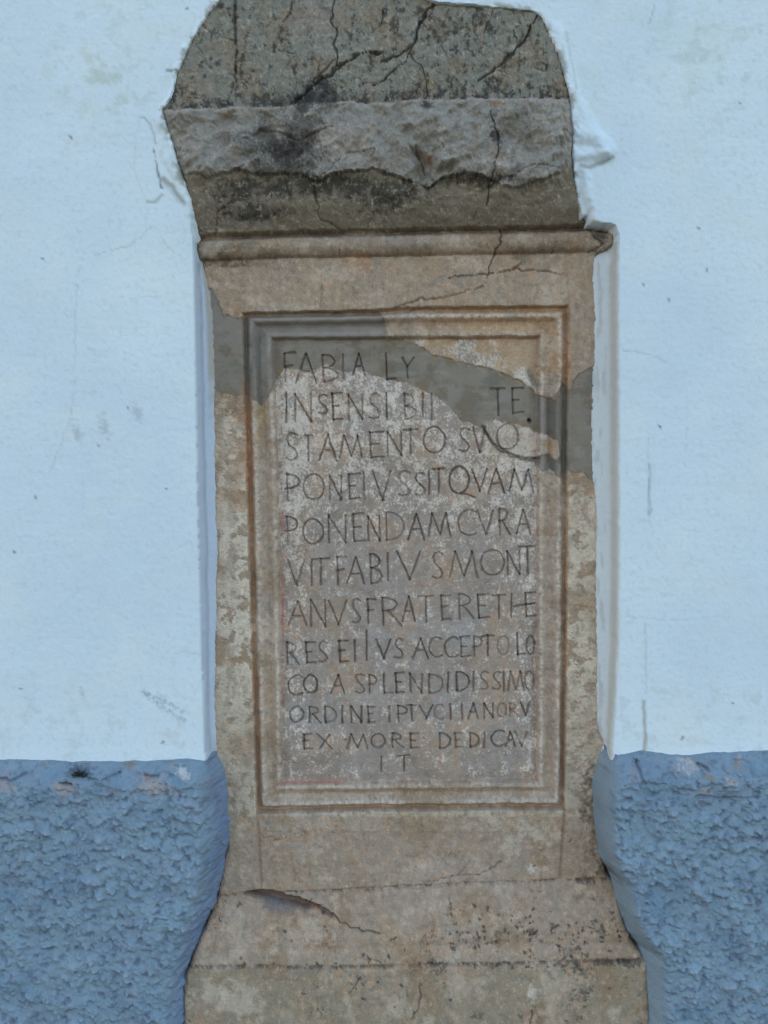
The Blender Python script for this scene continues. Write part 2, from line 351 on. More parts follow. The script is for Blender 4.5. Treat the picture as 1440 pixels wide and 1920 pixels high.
# hollow below it, running down to the groove
tc_ = np.clip((V - LBR) / (L430 - LBR), 0, 1)
hc = .0045 - .0265 * tc_ ** 1.05 + .0022 * mid + (.014 * tl + .0026 * tl2 + .003 * mid) * (1 - tc_) ** 3
h = np.where((V >= LBR) & (V < L430), hc, h)
# roll moulding
tt = np.clip((V - L430) / 47, 0, 1)
hr = -.0290 + .0165 * np.sqrt(np.clip(1 - (2 * tt - .92) ** 2, 0, 1))
h = np.where((V >= L430) & (V < L480), hr, h)
h = np.where(V >= L480, -.0305 + .0035 * np.exp(-np.clip(V - L480, 0, 999) / 22), h)
G.h = h
gro = lambda L, w, d: d * np.clip(1 - np.abs(V - L) / w, 0, 1)
G.h -= gro(L430 + 1, 9, .014).astype(np.float32)
G.h -= gro(L480 + 1, 4, .002).astype(np.float32)
# framed border moulding
uo_l = np.interp(V, [590, 800, 1000, 1200, 1400, 1522], [454, 460, 466, 472, 478, 481]); ui_l = np.interp(V, [635, 900, 1460], [512, 522, 530])
uo_r = np.interp(V, [573, 700, 900, 1200, 1517], [1066, 1065, 1063, 1062, 1058]); ui_r = np.interp(V, [635, 900, 1460], [1009, 1007, 1008])
vo_t = np.interp(U, [455, 700, 760, 900, 1065], [586, 581, 576, 575, 573]); vi_t = np.interp(U, [510, 760, 1010], [637, 635, 634])
vo_b = np.interp(U, [481, 700, 1055], [1526, 1520, 1518]); vi_b = np.interp(U, [528, 1010], [1470, 1465])
w1 = ragged(U, V, 1.6, 24, 13)
T = np.minimum(np.minimum((U - uo_l + w1) / (ui_l - uo_l), (uo_r - U + w1) / (uo_r - ui_r)),
               np.minimum((V - vo_t + w1) / (vi_t - vo_t), (vo_b - V + w1) / (vo_b - vi_b)))
prof = np.interp(T, [-.06, 0, .05, .12, .24, .34, .48, .6, .8, .92, 1.0, 1.25], np.array([0, -.3, -5.2, -5.2, -.8, -.9, -4.6, -5.2, -2.6, -2.9, -7.6, -6.6]) * .0029)
worn = 1 - .35 * sstep(-.2, .5, big) 
G.h += (prof * worn).astype(np.float32)
PANEL = T > 1.0
# foot
sb = np.clip((V - L1680) / (L1805 - L1680), 0, 1)
hf = np.interp(sb, [0, .08, .3, .55, .68, .76, .84, .95, 1], np.array([-23, -18.5, -10.5, -5, -3.2, -4.6, -1.8, .6, .4]) * .001)
G.h = np.where(V > L1680, hf, G.h + .0085 * sstep(1590, 1690, V + 6 * mid))
G.h = np.where(V > L1805, .0035 + .006 * sstep(0, 130, V - L1805), G.h).astype(np.float32)
G.h -= gro(L1680, 4, .0025).astype(np.float32) + gro(L1805, 4.5, .0030) * sstep(-.3, .2, fbm(U, V, 22, 3, 273)).astype(np.float32)
G.h -= (.012 * sstep(380, 432, V) * (1 - sb)).astype(np.float32)
# weathering relief
MORTAR_POLY = [(366, 490), (380, 500), (392, 520), (400, 548), (410, 570), (420, 590), (448, 596), (470, 590), (540, 588), (620, 586), (712, 586), (722, 604), (724, 634), (770, 640), (815, 664), (870, 679), (920, 690),
               (985, 716), (1006, 738), (1040, 752), (1052, 716), (1066, 730), (1085, 700), (1130, 680), (1130, 912), (1106, 900), (1094, 886), (1066, 884),
               (1058, 898), (1046, 894), (1034, 880), (1016, 884), (1004, 868), (960, 858), (935, 846), (920, 828), (905, 806), (880, 792), (862, 786), (848, 768), (826, 746),
               (790, 730), (762, 718), (730, 712), (700, 702), (668, 692), (645, 700), (610, 682), (590, 694), (560, 692), (532, 690), (516, 712), (504, 742),
               (490, 760), (470, 742), (440, 742), (425, 736), (392, 738)]
ISLAND = [(906, 792), (930, 786), (948, 792), (990, 800), (1014, 812), (1030, 815), (1044, 828), (1052, 850), (1044, 866), (1030, 850), (1006, 858), (984, 862), (960, 855), (935, 842), (918, 824)]
kk = G.crop((380, 540, 1140, 930))
dM = np.full(U.shape, 99., np.float32)
ur = U[kk] + ragged(U[kk], V[kk], 4, 16, 61); vr = V[kk] + ragged(U[kk], V[kk], 4, 16, 67)
dm = sdf(MORTAR_POLY, ur, vr); di = sdf(ISLAND, ur, vr)
dM[kk] = np.maximum(dm, -di)
mort = sstep(1.5, -1.5, dM)
rough = np.clip(1 - mort, .12, 1)
pit = np.clip(fbm(U, V, 7, 3, 91) - .25, 0, 1)
amp = np.where(V < L430, 1.8, np.where(PANEL, .75, 1.0))
G.h += (rough * amp * (.0009 * mid + .0006 * sml + .0003 * fbm(U, V, 3.5, 2, 95)) + .0012 * big - rough * amp * .0018 * pit).astype(np.float32)
G.h -= (.0016 * mort).astype(np.float32)
G.h += .0010 * sstep(-7, -1, dM) * mort * fbm(U, V, 12, 2, 97)
# side borders: peeled skin, 0.8 mm relief
side = ((T < -.02) & (V > 740) & (V < 1560) & (dM > 2))
peel = sstep(-.04, .05, fbm(U, V, 34, 5, 101, .62) + .22 * sstep(880, 980, V) - .02)
G.h += (np.where(side, .0009 * peel, 0)).astype(np.float32)
rot = (U > 1085) * (V > 1420) * (V < 1650) * (T < -.02); G.h += (rot * .004 * fbm(U, V, 16, 4, 303, .6)).astype(np.float32)
# notch in the broken face, cavity in the foot
def hollow(poly, depth, soft=6, rag=3):
    p = np.array(poly); k = G.crop((p[:, 0].min() - 20, p[:, 1].min() - 20, p[:, 0].max() + 20, p[:, 1].max() + 20))
    d = sdf(poly, U[k] + ragged(U[k], V[k], rag, 12, 5), V[k] + ragged(U[k], V[k], rag, 12, 15))
    m = sstep(soft * .4, -soft, d); G.h[k] -= depth * m
    return k, m
k, m = hollow([(764, 274), (780, 278), (812, 300), (822, 312), (850, 305), (845, 322), (815, 345), (800, 372), (788, 330)], .016, 11)
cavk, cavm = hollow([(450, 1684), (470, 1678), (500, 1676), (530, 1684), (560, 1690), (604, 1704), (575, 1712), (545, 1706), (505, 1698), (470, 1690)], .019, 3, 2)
hollow([(430, 1690), (500, 1695), (560, 1706), (600, 1712), (560, 1722), (500, 1712), (450, 1700)], .006, 12, 2)
hollow([(925, 232), (990, 210), (1000, 262), (968, 272), (935, 262)], .004, 8)
hollow([(455, 255), (520, 235), (600, 250), (590, 290), (540, 305), (470, 300)], .004, 10)
hollow([(835, 265), (860, 228), (892, 240), (895, 275), (850, 282)], .0035, 6)
hollow([(650, 288), (700, 280), (698, 300), (655, 308)], .002, 4)

# ------------------------------------------------------------------ colour of the stone (patina, stains, lichen, painted light and shade on mouldings)
n_a = fbm(U, V, 70, 5, 201, .6); n_b = fbm(U, V, 26, 5, 211, .62); n_c = fbm(U, V, 8, 3, 221); n_d = fbm(U, V, 110, 4, 231)
n_l = fbm(U, V, 13, 5, 245, .75); n_v = fbm(U * 2.2, V * .55, 26, 4, 241)                                   # vertical streaks
G.c[:] = alb(130, 123, 112)
G.mix(alb(137, 121, 99), sstep(.0, .5, n_d + .3 * n_b) * .6)
G.mix(alb(126, 125, 122), sstep(.05, .4, n_a) * .7)
G.mix(alb(112, 106, 94), sstep(.15, .5, n_v) * .5)
# crown and broken face
G.mix(alb(106, 116, 112), top * 1.0)
G.mix(alb(114, 110, 94), top * sstep(-.1, .35, n_a) * (V < L200) * .8)
bs = sstep(-4, 6, V - L200) * sstep(9, -9, V - LBR + 10 * n_c + 8 * n_b)
G.mix(alb(118, 127, 129), bs * .95)
G.mix(alb(104, 100, 90), brk * sstep(.1, .4, n_b) * .4); G.mix(alb(140, 141, 142), brk * sstep(.1, .5, n_d + .4 * n_c) * .6)
under = (V >= LBR) & (V < L430)
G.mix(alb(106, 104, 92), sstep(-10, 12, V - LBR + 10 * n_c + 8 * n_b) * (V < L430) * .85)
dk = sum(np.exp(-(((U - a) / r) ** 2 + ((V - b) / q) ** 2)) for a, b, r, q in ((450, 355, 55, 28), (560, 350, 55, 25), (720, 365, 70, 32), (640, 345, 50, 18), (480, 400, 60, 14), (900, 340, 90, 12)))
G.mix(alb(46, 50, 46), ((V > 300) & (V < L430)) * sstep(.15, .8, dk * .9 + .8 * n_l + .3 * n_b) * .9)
# top-lit fillet on the ledge, its highlight painted pale
G.mix(alb(140, 138, 136), np.clip(1 - np.abs(V - L200 - 5) / 7, 0, 1) * .55)
# black lichen in the crown, streaky
lich = sstep(.03, .34, n_b * .35 + n_v * .35 + n_l * .6 + .3 * n_a + .18 * np.exp(-((V - L200 + 12) / 20) ** 2) + .20 * np.exp(-((U - 870) / 110) ** 2 - ((V - 50) / 70) ** 2) + .15 * np.exp(-(((U - 590) / 40) ** 2 + ((V - 175) / 22) ** 2)) - .03)
G.mix(alb(40, 46, 50), lich * (V < L200 + 3) * .85)
G.mix(alb(126, 128, 130), (V < L200) * np.exp(-(((U - 590) / 45) ** 2 + ((V - 35) / 45) ** 2)) * .6)
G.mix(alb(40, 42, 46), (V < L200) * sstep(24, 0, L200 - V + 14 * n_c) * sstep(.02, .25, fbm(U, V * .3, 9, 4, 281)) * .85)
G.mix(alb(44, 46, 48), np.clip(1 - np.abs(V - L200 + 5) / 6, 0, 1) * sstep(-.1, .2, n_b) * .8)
# roll: shade in the groove and on the lower half painted in, darker at left
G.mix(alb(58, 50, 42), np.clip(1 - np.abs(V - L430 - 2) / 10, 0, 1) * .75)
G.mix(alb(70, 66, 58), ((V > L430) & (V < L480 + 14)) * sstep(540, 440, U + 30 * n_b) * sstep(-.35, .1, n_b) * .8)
G.mix(alb(82, 76, 58), np.clip(1 - np.abs(V - L480 + 9) / 16, 0, 1) * (.5 + .5 * sstep(0, .3, n_a)) * .75)
G.mix(alb(134, 122, 104), ((V > L480 + 12) & (V < 580)) * .45)
G.blob(668, 492, 22, alb(140, 104, 62), .6, 1.3, 0, .7)
# border moulding
band = (T > 0) & (T < 1)
G.mix(alb(138, 132, 124), band * .6)
G.mix(alb(146, 120, 82), band * (V < 700) * sstep(740, 900, U + 60 * n_b) * .6)
G.mix(alb(160, 162, 158), band * (np.exp(-((T - .3) / .09) ** 2) + np.exp(-((T - .88) / .08) ** 2)) * sstep(-.35, .2, n_c + n_b * .6) * .85)  # lit beads: highlights painted pale into the colour
G.mix(alb(128, 108, 84), band * np.exp(-((T - .07) / .06) ** 2) * sstep(-.35, .1, n_b + .3) * .8)
G.mix(alb(130, 110, 86), band * np.exp(-((T - .99) / .035) ** 2) * sstep(-.3, .2, n_b) * .55)
G.mix(alb(126, 116, 92), band * (V > 1400) * np.exp(-((T - .6) / .15) ** 2) * sstep(-.3, .2, n_b) * .55)
# orange iron stains
left_orange = np.exp(-((U - (458 + (V - 740) * .05)) / 11) ** 2) * sstep(728, 760, V) * sstep(1020, 860, V)
G.mix(alb(148, 114, 84), left_orange * sstep(-.5, .1, n_b + .2) * .9)
G.mix(alb(130, 112, 66), np.exp(-((U - 492) / 10) ** 2) * sstep(720, 760, V) * sstep(900, 800, V) * .7)
G.mix(alb(150, 118, 76), np.exp(-((U - (471 + (V - 950) * .022)) / 4) ** 2) * sstep(900, 960, V) * sstep(1500, 1300, V) * sstep(-.4, .1, n_v) * .75)
G.mix(alb(148, 124, 94), np.exp(-((U - 1064) / 5) ** 2) * sstep(560, 620, V) * sstep(1460, 1250, V) * sstep(-.5, .1, n_v) * .85)
G.mix(alb(134, 100, 68), np.exp(-((U - 1063) / 7) ** 2) * sstep(600, 640, V) * sstep(760, 700, V) * .7)
# side borders
sideL = side & (U < 760); sideR = side & (U > 760)
G.mix(alb(127, 115, 94), side * .6)
G.mix(alb(164, 166, 156), sideR * peel * sstep(-.35, -.05, n_b + .15) * .85)
G.mix(alb(166, 168, 160), sideL * peel * sstep(-34, 2, U - 424 + 40 * n_a) * .88)
G.mix(alb(140, 116, 90), sideL * (V < 960) * sstep(.05, .35, n_a + .1) * .6)
G.mix(alb(128, 124, 112), side * sstep(1220, 1400, V + 80 * n_a) * .45)
G.mix(alb(112, 104, 84), (T < 0) * sstep(1090, 1125, U + 20 * n_b) * sstep(1380, 1470, V) * sstep(1690, 1600, V) * sstep(-.3, .2, n_b) * .75)
G.mix(alb(72, 64, 48), (T < 0) * sstep(1075, 1120, U + 40 * n_b) * sstep(1400, 1500, V) * sstep(1690, 1600, V) * sstep(.0, .3, n_b) * .8)
G.mix(alb(104, 96, 78), (T < 0) * sstep(470, 425, U + 20 * n_b) * sstep(1400, 1470, V) * sstep(1690, 1600, V) * sstep(-.3, .2, n_b) * .75)
# inscription field
pm = PANEL * sstep(2, -1, -dM + 0) if False else PANEL * (dM > 0)
G.mix(alb(122, 121, 120), pm * 1.0); G.mix(alb(110, 107, 102), pm * sstep(.05, .4, fbm(U, V, 36, 5, 297, .7)) * .6)
G.mix(alb(122, 128, 134), pm * sstep(1080, 1180, V) * sstep(.0, .35, n_a) * .6)
G.mix(alb(134, 124, 112), pm * sstep(.0, .4, n_d) * .6)
sp = .75 * fbm(U, V * .8, 24, 6, 251, .88) + .30 * fbm(U, V * .9, 4.6, 2, 257, .8)
dens = .05 + .28 * sstep(1130, 800, V + 60 * n_a) + .22 * np.exp(-((U - 1000) / 45) ** 2) + .2 * np.exp(-((U - 545) / 40) ** 2) - .06
G.mix(alb(172, 176, 174), pm * sstep(.16, .38, sp + dens * .85 + .25 * n_b) * .72)
G.mix(alb(160, 165, 164), (T > .35) * (dM > 0) * (V > 700) * sstep(.0, .5, sp + .25 * n_b) * .45)
G.mix(alb(140, 96, 92), pm * np.exp(-((U - 528) / 5) ** 2) * sstep(880, 960, V) * sstep(1420, 1200, V) * sstep(-.2, .2, n_v) * .7)
G.mix(alb(142, 96, 92), np.exp(-(((U - 610) / 18) ** 2 + ((V - 712) / 18) ** 2)) * sstep(-.1, .2, n_c) * .5)
G.mix(alb(140, 122, 94), pm * (dM > 0) * (V < 760) * sstep(760, 820, U) * sstep(-.2, .2, n_a) * .8)
G.mix(alb(152, 152, 148), sstep(2, -3, sdf(ISLAND, U, V)) * (dM > 0) * sstep(-.4, .3, sp) * .7); G.blob(1035, 838, 16, alb(148, 122, 84), .7, 1, 0, .8)
# foot
foot = V > 1530
G.mix(alb(129, 122, 112), foot * .7)
G.mix(alb(139, 122, 99), foot * sstep(.05, .4, n_a + .12 * np.cos((V - 1770) / 40)) * .7)
G.mix(alb(132, 132, 132), foot * sstep(.1, .4, n_d) * sstep(-.2, .3, n_b) * .6)
G.mix(alb(118, 114, 96), (V > L1805) * .65)
G.mix(alb(134, 126, 112), (V > L1805) * sstep(0, .35, n_d + .2 * n_c) * .6)
G.mix(alb(112, 116, 108), (V > L1805) * sstep(-.1, .3, n_b) * .6)
blk = sstep(.33, .52, .62 * fbm(U, V, 12, 5, 261, .85) + .38 * n_a + .30 * n_d + .10 * sstep(860, 1000, U) * sstep(1690, 1740, V) + .06 * sstep(1640, 1720, V))
G.mix(alb(52, 52, 54), foot * blk * .85)
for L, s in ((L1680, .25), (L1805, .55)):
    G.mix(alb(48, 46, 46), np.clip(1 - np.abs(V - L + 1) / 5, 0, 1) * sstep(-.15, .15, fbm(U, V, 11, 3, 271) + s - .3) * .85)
for (u_, v_, r_) in ((935, 1750, 9), (998, 1748, 9), (932, 1765, 8), (1130, 1745, 8), (1115, 1728, 5), (893, 1762, 6), (1100, 1790, 5), (1030, 1826, 6), (897, 1900, 8), (1000, 1890, 6), (925, 1808, 6), (830, 1760, 3), (640, 1680, 4), (690, 1676, 4)):
    G.blob(u_, v_, r_, alb(54, 56, 58), .8, 1.2, .4, 1.2, 7)
for (u_, v_, r_) in ((998, 1635, 8), (548, 590, 5), (1000, 1862, 14), (560, 1560, 10)):
    G.blob(u_, v_, r_, alb(168, 176, 176), .7, 1.2, .4, 1.0, 9)
for (u_, v_) in ((573, 1560), (578, 1596), (577, 1568), (580, 1672), (950, 1475), (968, 1520)):
    G.blob(u_, v_, 6, alb(142, 108, 88), .5, 1.6, 1.5, .9, 19)
n_f = fbm(U, V, 6, 3, 283, .8); n_g = fbm(U, V, 16, 5, 287, .75)
rest = (1 - .9 * pm)
low = (V > 430) * rest
G.mix(alb(116, 100, 76), low * sstep(.02, .45, fbm(U, V, 120, 5, 311, .62)) * .6)
G.mix(alb(156, 154, 146), low * sstep(.06, .42, fbm(U, V, 90, 5, 317, .65)) * .5)
G.mix(alb(160, 160, 150), rest * sstep(.14, .5, .45 * n_f + .75 * n_g) * .55)
G.mix(alb(88, 84, 72), rest * sstep(.1, .5, -n_g * .8 - .4 * n_f + .2 * n_a) * .50)
G.mix(alb(116, 114, 106), rest * sstep(.1, .45, fbm(U * 1.6, V * .7, 48, 5, 291, .6)) * .5)
G.mix(alb(150, 116, 84), (V > 470) * sstep(.22, .5, n_g + .3 * n_d) * .5)
# broken face scars
G.blob(530, 268, 60, alb(60, 62, 60), .75, 1.35, .1, .9, 29)
G.blob(545, 285, 30, alb(44, 46, 50), .8, 1.8, -.1, .9, 39)
G.blob(800, 300, 11, alb(124, 96, 60), .55, 1.5, .8, .7, 12)
G.blob(965, 240, 34, alb(92, 92, 86), .6, 1.1, 0, .6, 13)
G.blob(930, 262, 11, alb(52, 54, 58), .8, 2, 1.0, .6, 14)
G.blob(800, 200, 8, alb(56, 62, 64), .9, 1.6, .3, .6, 15); G.blob(930, 195, 8, alb(140, 112, 70), .7)
G.blob(1130, 440, 20, alb(64, 60, 50), .7, 1.2, 0, 1, 16); G.blob(1100, 405, 10, alb(40, 42, 44), .8)
G.blob(590, 180, 34, alb(40, 44, 50), .75, 1.6, -.4, 1.1, 17); G.blob(530, 192, 14, alb(50, 54, 54), .7, 2)
G.blob(980, 480, 12, alb(86, 78, 60), .5, 2, .4, .9, 18)
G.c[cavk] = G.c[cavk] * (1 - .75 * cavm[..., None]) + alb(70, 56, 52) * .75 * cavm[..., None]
G.blob(520, 1706, 12, alb(88, 96, 108), .7, 3.4, .22, .5, 51); G.blob(590, 1706, 6, alb(140, 110, 84), .6, 2.4, .4, .5, 52)
rb = np.random.default_rng(88)
for i in range(170):
    if i < 110: u_, v_ = rb.uniform(840, 1165), rb.normal(1752, 26)
    elif i < 140: u_, v_ = rb.uniform(380, 1190), 1811 - (0.012 * 400) + rb.normal(0, 4)
    else: u_, v_ = rb.uniform(420, 860), rb.uniform(1690, 1900)
    G.blob(u_, v_, rb.uniform(1.3, 3.6), alb(50, 52, 56), .85, rb.uniform(1, 1.8), rb.uniform(0, 3), .8, i % 40)
for (u_, v_, r_) in ((1118, 1480, 12), (1110, 1520, 14), (1122, 1555, 12), (1100, 1460, 9), (1126, 1600, 13), (1098, 1500, 8), (1132, 1636, 12)):
    G.blob(u_, v_, r_, alb(74, 66, 50), .65, 1.6, 1.4, 1.3, 23)
for (u_, v_, r_) in ((990, 1560, 22), (1035, 1570, 16), (960, 1590, 16), (450, 1870, 30), (400, 1860, 24), (1060, 1490, 9)):
    G.blob(u_, v_, r_, alb(158, 160, 152), .5, 1.5, .2, 1.3, 27)
for (u_, v_, r_, e_) in ((1100, 1656, 6, 6), (1130, 1802, 6, 8), (1180, 1802, 8, 4)):
    G.blob(u_, v_, r_, alb(46, 44, 46), .7, e_, -.03, .8, 33)
# mortar repair
G.mix(alb(111, 113, 108), sstep(5, -3, dM + 4 * n_c))
G.mix(alb(94, 86, 72), mort * sstep(.0, .4, n_a + .4 * n_b) * .6)
G.mix(alb(104, 94, 74), mort * sstep(-26, -2, dM) * sstep(-.2, .25, n_b) * .55)
G.mix(alb(92, 97, 92), mort * sstep(.1, .5, fbm(U, V * 1.6, 60, 4, 293)) * .6)
G.mix(alb(122, 126, 124), mort * sstep(.15, .5, fbm(U * .5, V * 1.5, 26, 4, 295, .6)) * .45)
G.mix(alb(80, 88, 88), mort * (T > .4) * (T < .58) * .7); G.mix(alb(126, 130, 134), mort * (np.exp(-((T - .28) / .08) ** 2) + np.exp(-((T - .84) / .1) ** 2)) * sstep(-.5, .1, n_b) * .6)  # frame under mortar: groove shade and ridge highlights painted in
G.mix(alb(120, 121, 124), mort * sstep(740, 690, U + 20 * n_b) * sstep(650, 615, V + 14 * n_b) * .4)
G.mix(alb(130, 128, 136), mort * sstep(.15, .4, n_b) * (U > 1060) * .4)
G.mix(alb(126, 110, 72), mort * sstep(-8, -1, dM) * sstep(0, .3, n_b) * .5)
G.mix(alb(66, 60, 50), np.clip(1 - np.abs(dM) / 2.4, 0, 1) * sstep(-.1, .2, n_b) * .5)
G.mix(alb(150, 100, 60), mort * np.exp(-((U - 460) / 8) ** 2) * sstep(700, 735, V) * .5)
for a in (462, 474, 486, 1012, 1028, 1050):
    kz = mort * np.exp(-((U - a - 2 * n_b) / 3.2) ** 2) * sstep(600, 640, V) * (V < 760 + 110 * (U > 900))
    G.mix(alb(78, 80, 80), kz * .6)
for a, b_ in ((1030, 1040), (1048, 1052)):
    G.carve([(a, 745), (b_ - 8, 880)], 3.5, .0016, 1, alb(88, 84, 82), .4)

# cracks
DK = alb(34, 34, 36)
CR = [([(438, -20), (439, 0), (441, 30), (440, 60), (443, 80), (442, 110), (443, 130)], 4, .007, .9), ([(443, 130), (436, 160), (428, 197)], 3, .004, .7),
      ([(628, -10), (621, 40), (632, 55), (627, 85), (634, 110), (630, 125)], 3, .005, .8),
      ([(712, 100), (690, 99), (660, 110), (640, 120), (622, 140), (600, 150), (585, 165), (570, 180), (552, 192)], 5.5, .009, 1),
      ([(630, 112), (610, 130), (590, 150), (575, 172)], 3, .004, .8),
      ([(828, -2), (812, 8), (800, 22), (785, 55), (776, 80), (765, 95), (745, 106), (716, 116)], 4.5, .007, .95),
      ([(772, 92), (762, 115), (737, 134), (718, 152), (700, 160)], 3, .005, .8), ([(762, 98), (795, 130), (800, 160), (799, 186)], 3, .004, .6),
      ([(1008, 30), (1003, 38), (985, 70), (960, 100), (940, 120), (915, 140), (897, 152)], 4.5, .007, .95),
      ([(924, 20), (916, 45), (905, 62)], 2.5, .003, .7), ([(965, 60), (972, 80), (980, 60)], 2.5, .003, .6),
      ([(548, 0), (545, 25), (531, 38)], 3, .004, .7), ([(383, 50), (392, 60), (399, 82)], 2.5, .003, .7), ([(380, 62), (377, 80), (362, 90)], 2.5, .003, .6), ([(415, 45), (424, 70)], 2, .002, .5),
      ([(918, 212), (924, 235), (932, 262), (932, 290), (925, 320), (917, 350), (912, 388)], 3.4, .006, .55),
      ([(460, 262), (490, 248), (520, 250), (560, 268), (600, 250), (625, 240)], 4, .004, .6), ([(604, 335), (625, 312), (640, 300)], 3, .003, .5),
      ([(650, 290), (668, 286), (702, 283), (698, 300)], 2.5, .004, .8), ([(590, 345), (594, 380), (598, 405)], 3, .003, .6),
      ([(432, 378), (408, 396), (402, 438)], 3, .004, .9), ([(408, 396), (398, 372), (390, 360)], 2.5, .002, .6), ([(362, 420), (375, 432), (385, 436)], 2.5, .003, .8), ([(404, 380), (395, 352)], 2.5, .003, .6),
      ([(598, 408), (620, 418), (642, 432)], 2.5, .003, .6), ([(892, 395), (890, 410)], 2, .002, .6), ([(778, 276), (790, 300), (800, 330)], 4, .004, .6),
      ([(785, 342), (800, 372), (830, 336)], 3, .002, .3), ([(850, 305), (845, 322), (818, 340)], 3, .003, .4), ([(960, 330), (1000, 312), (1045, 318)], 3, .004, .5), ([(930, 340), (960, 330)], 3, .003, .5),
      ([(942, 428), (936, 458), (926, 480), (912, 520)], 3, .004, .8), ([(1042, 455), (1034, 474)], 2.2, .002, .7),
      ([(1058, 514), (1030, 509), (1000, 508), (985, 507), (968, 502), (940, 511), (905, 514), (870, 518), (840, 520)], 3.2, .0045, .75), ([(978, 492), (966, 506), (945, 512)], 4, .004, .5),
      ([(735, 578), (760, 572), (790, 560), (815, 562), (850, 553), (880, 543), (905, 538)], 3, .0035, .7), ([(760, 583), (800, 577), (815, 580)], 3, .003, .6),
      ([(600, 512), (606, 540), (600, 575)], 2, .001, .4), ([(637, 470), (636, 480)], 3, .002, .8),
      ([(600, 1706), (620, 1716), (640, 1733), (680, 1747), (712, 1752)], 3.6, .005, .9), ([(575, 1700), (600, 1709), (622, 1722)], 5, .006, .7),
      ([(800, 1662), (850, 1650), (900, 1646), (926, 1632), (942, 1618)], 2.4, .002, .7), ([(860, 1650), (880, 1620)], 2, .0015, .5),
      ([(770, 1675), (810, 1668), (850, 1666)], 3, .002, .5), ([(690, 1795), (712, 1806), (720, 1815)], 3, .003, .7), ([(655, 1860), (670, 1840), (675, 1832)], 3, .003, .6), ([(788, 1845), (785, 1880), (775, 1905)], 3, .003, .6),
      ([(996, 1890), (994, 1930)], 3, .003, .8), ([(480, 1830), (560, 1836)], 2, .001, .3),
      ([(400, 1085), (396, 1072), (405, 1060), (408, 1020)], 3, .004, .9), ([(1100, 405), (1112, 440), (1128, 455), (1108, 474)], 3.5, .004, .8), ([(1118, 436), (1135, 448)], 3, .003, .8)]
for pts, w, d, cs in CR: G.carve(pts, w, d, 4.5, DK, cs * .72, False, 1.2, .8)
# hairline crazing in crown
for i, (uu, vv) in enumerate(((390, 120), (470, 160), (520, 60), (700, 60), (660, 150), (840, 110), (880, 60), (950, 170), (1000, 120), (430, 350), (500, 380), (700, 395), (480, 400), (620, 250), (860, 160), (560, 120))):
    r = np.random.default_rng(i); a = r.uniform(0, 6.28); pts = [(uu, vv)]
    for _ in range(6):
        a += r.normal(0, .6); pts.append((pts[-1][0] + 9 * math.cos(a), pts[-1][1] + 9 * math.sin(a)))
    G.carve(pts, 2.4, .002, 4, DK, .5, False, 1.2, .8)
# tooling lines carried on from the frame corners
BR = alb(112, 96, 72)
G.carve([(482, 1526), (485, 1600), (488, 1668)], 3, .0022, 1.5, BR, .55); G.carve([(1058, 1518), (1056, 1590), (1053, 1652)], 3.2, .003, 1.5, BR, .6)
G.carve([(1066, 572), (1063, 520), (1060, 470)], 2.6, .0012, 1.5, BR, .35)
G.carve([(520, 1472), (600, 1470), (640, 1471)], 2.5, .001, 1, alb(150, 90, 74), .5)
G.carve([(964, 1139), (1004, 1133)], 2.5, .003, .8, alb(56, 55, 60), .7, False, 1.12)
G.carve([(994, 698), (1002, 714), (1010, 722)], 6, .003, 1, alb(88, 92, 88), .7)
G.carve([(994, 788), (995, 789)], 4, .008, 0, DK, 1)
G.carve([(905, 800), (925, 832), (960, 852), (985, 860), (1010, 860)], 3, .003, 1.5, alb(62, 58, 54), .7)
# colours pulled towards a greenish grey, stone below the cornice lifted
lum = G.c @ np.array([.3, .5, .2], np.float32); gy = alb(121, 125, 118); gy = gy / float(gy @ np.array([.3, .5, .2]))
G.c = G.c * .76 + .24 * lum[..., None] * gy
lift = 1 + .17 * sstep(430, 500, V) * (1 - mort); G.c = np.clip(G.c * lift[..., None], 0, .85)
# letters
LID = np.zeros((G.nr - 1, G.nc - 1), np.int16)
LETTER_TONE = alb(68, 62, 62)  # dark tone along the letter grooves
for li, (ch, x0, x1, y0, y1, st) in enumerate(LETTERS):
    lr = np.random.default_rng(li)
    for stroke in GLYPH[ch]:
        e = lr.uniform(.75, 1.15)
        j = lambda: lr.normal(0, .5)
        pts = [(x0 + (x1 - x0) * a + j() * .6, y0 + (y1 - y0) * b + j() * .6) for a, b in stroke]
        dmx, dmy = pts[len(pts) // 2]
        km = G.crop((dmx - 2, dmy - 2, dmx + 2, dmy + 2))
        r = G.carve(pts, 3.7, .0046 * (.4 + .6 * st * e), .9, LETTER_TONE, min(1, (.50 if y0 > 1180 else .42) * st * e), False, 1.15, .6)
        k, g = r
        inside = g > .12
        f = inside[:-1, :-1] & inside[1:, :-1] | inside[:-1, 1:] & inside[1:, 1:]
        sub = LID[k[0].start:k[0].stop - 1, k[1].start:k[1].stop - 1]; sub[f] = li + 1
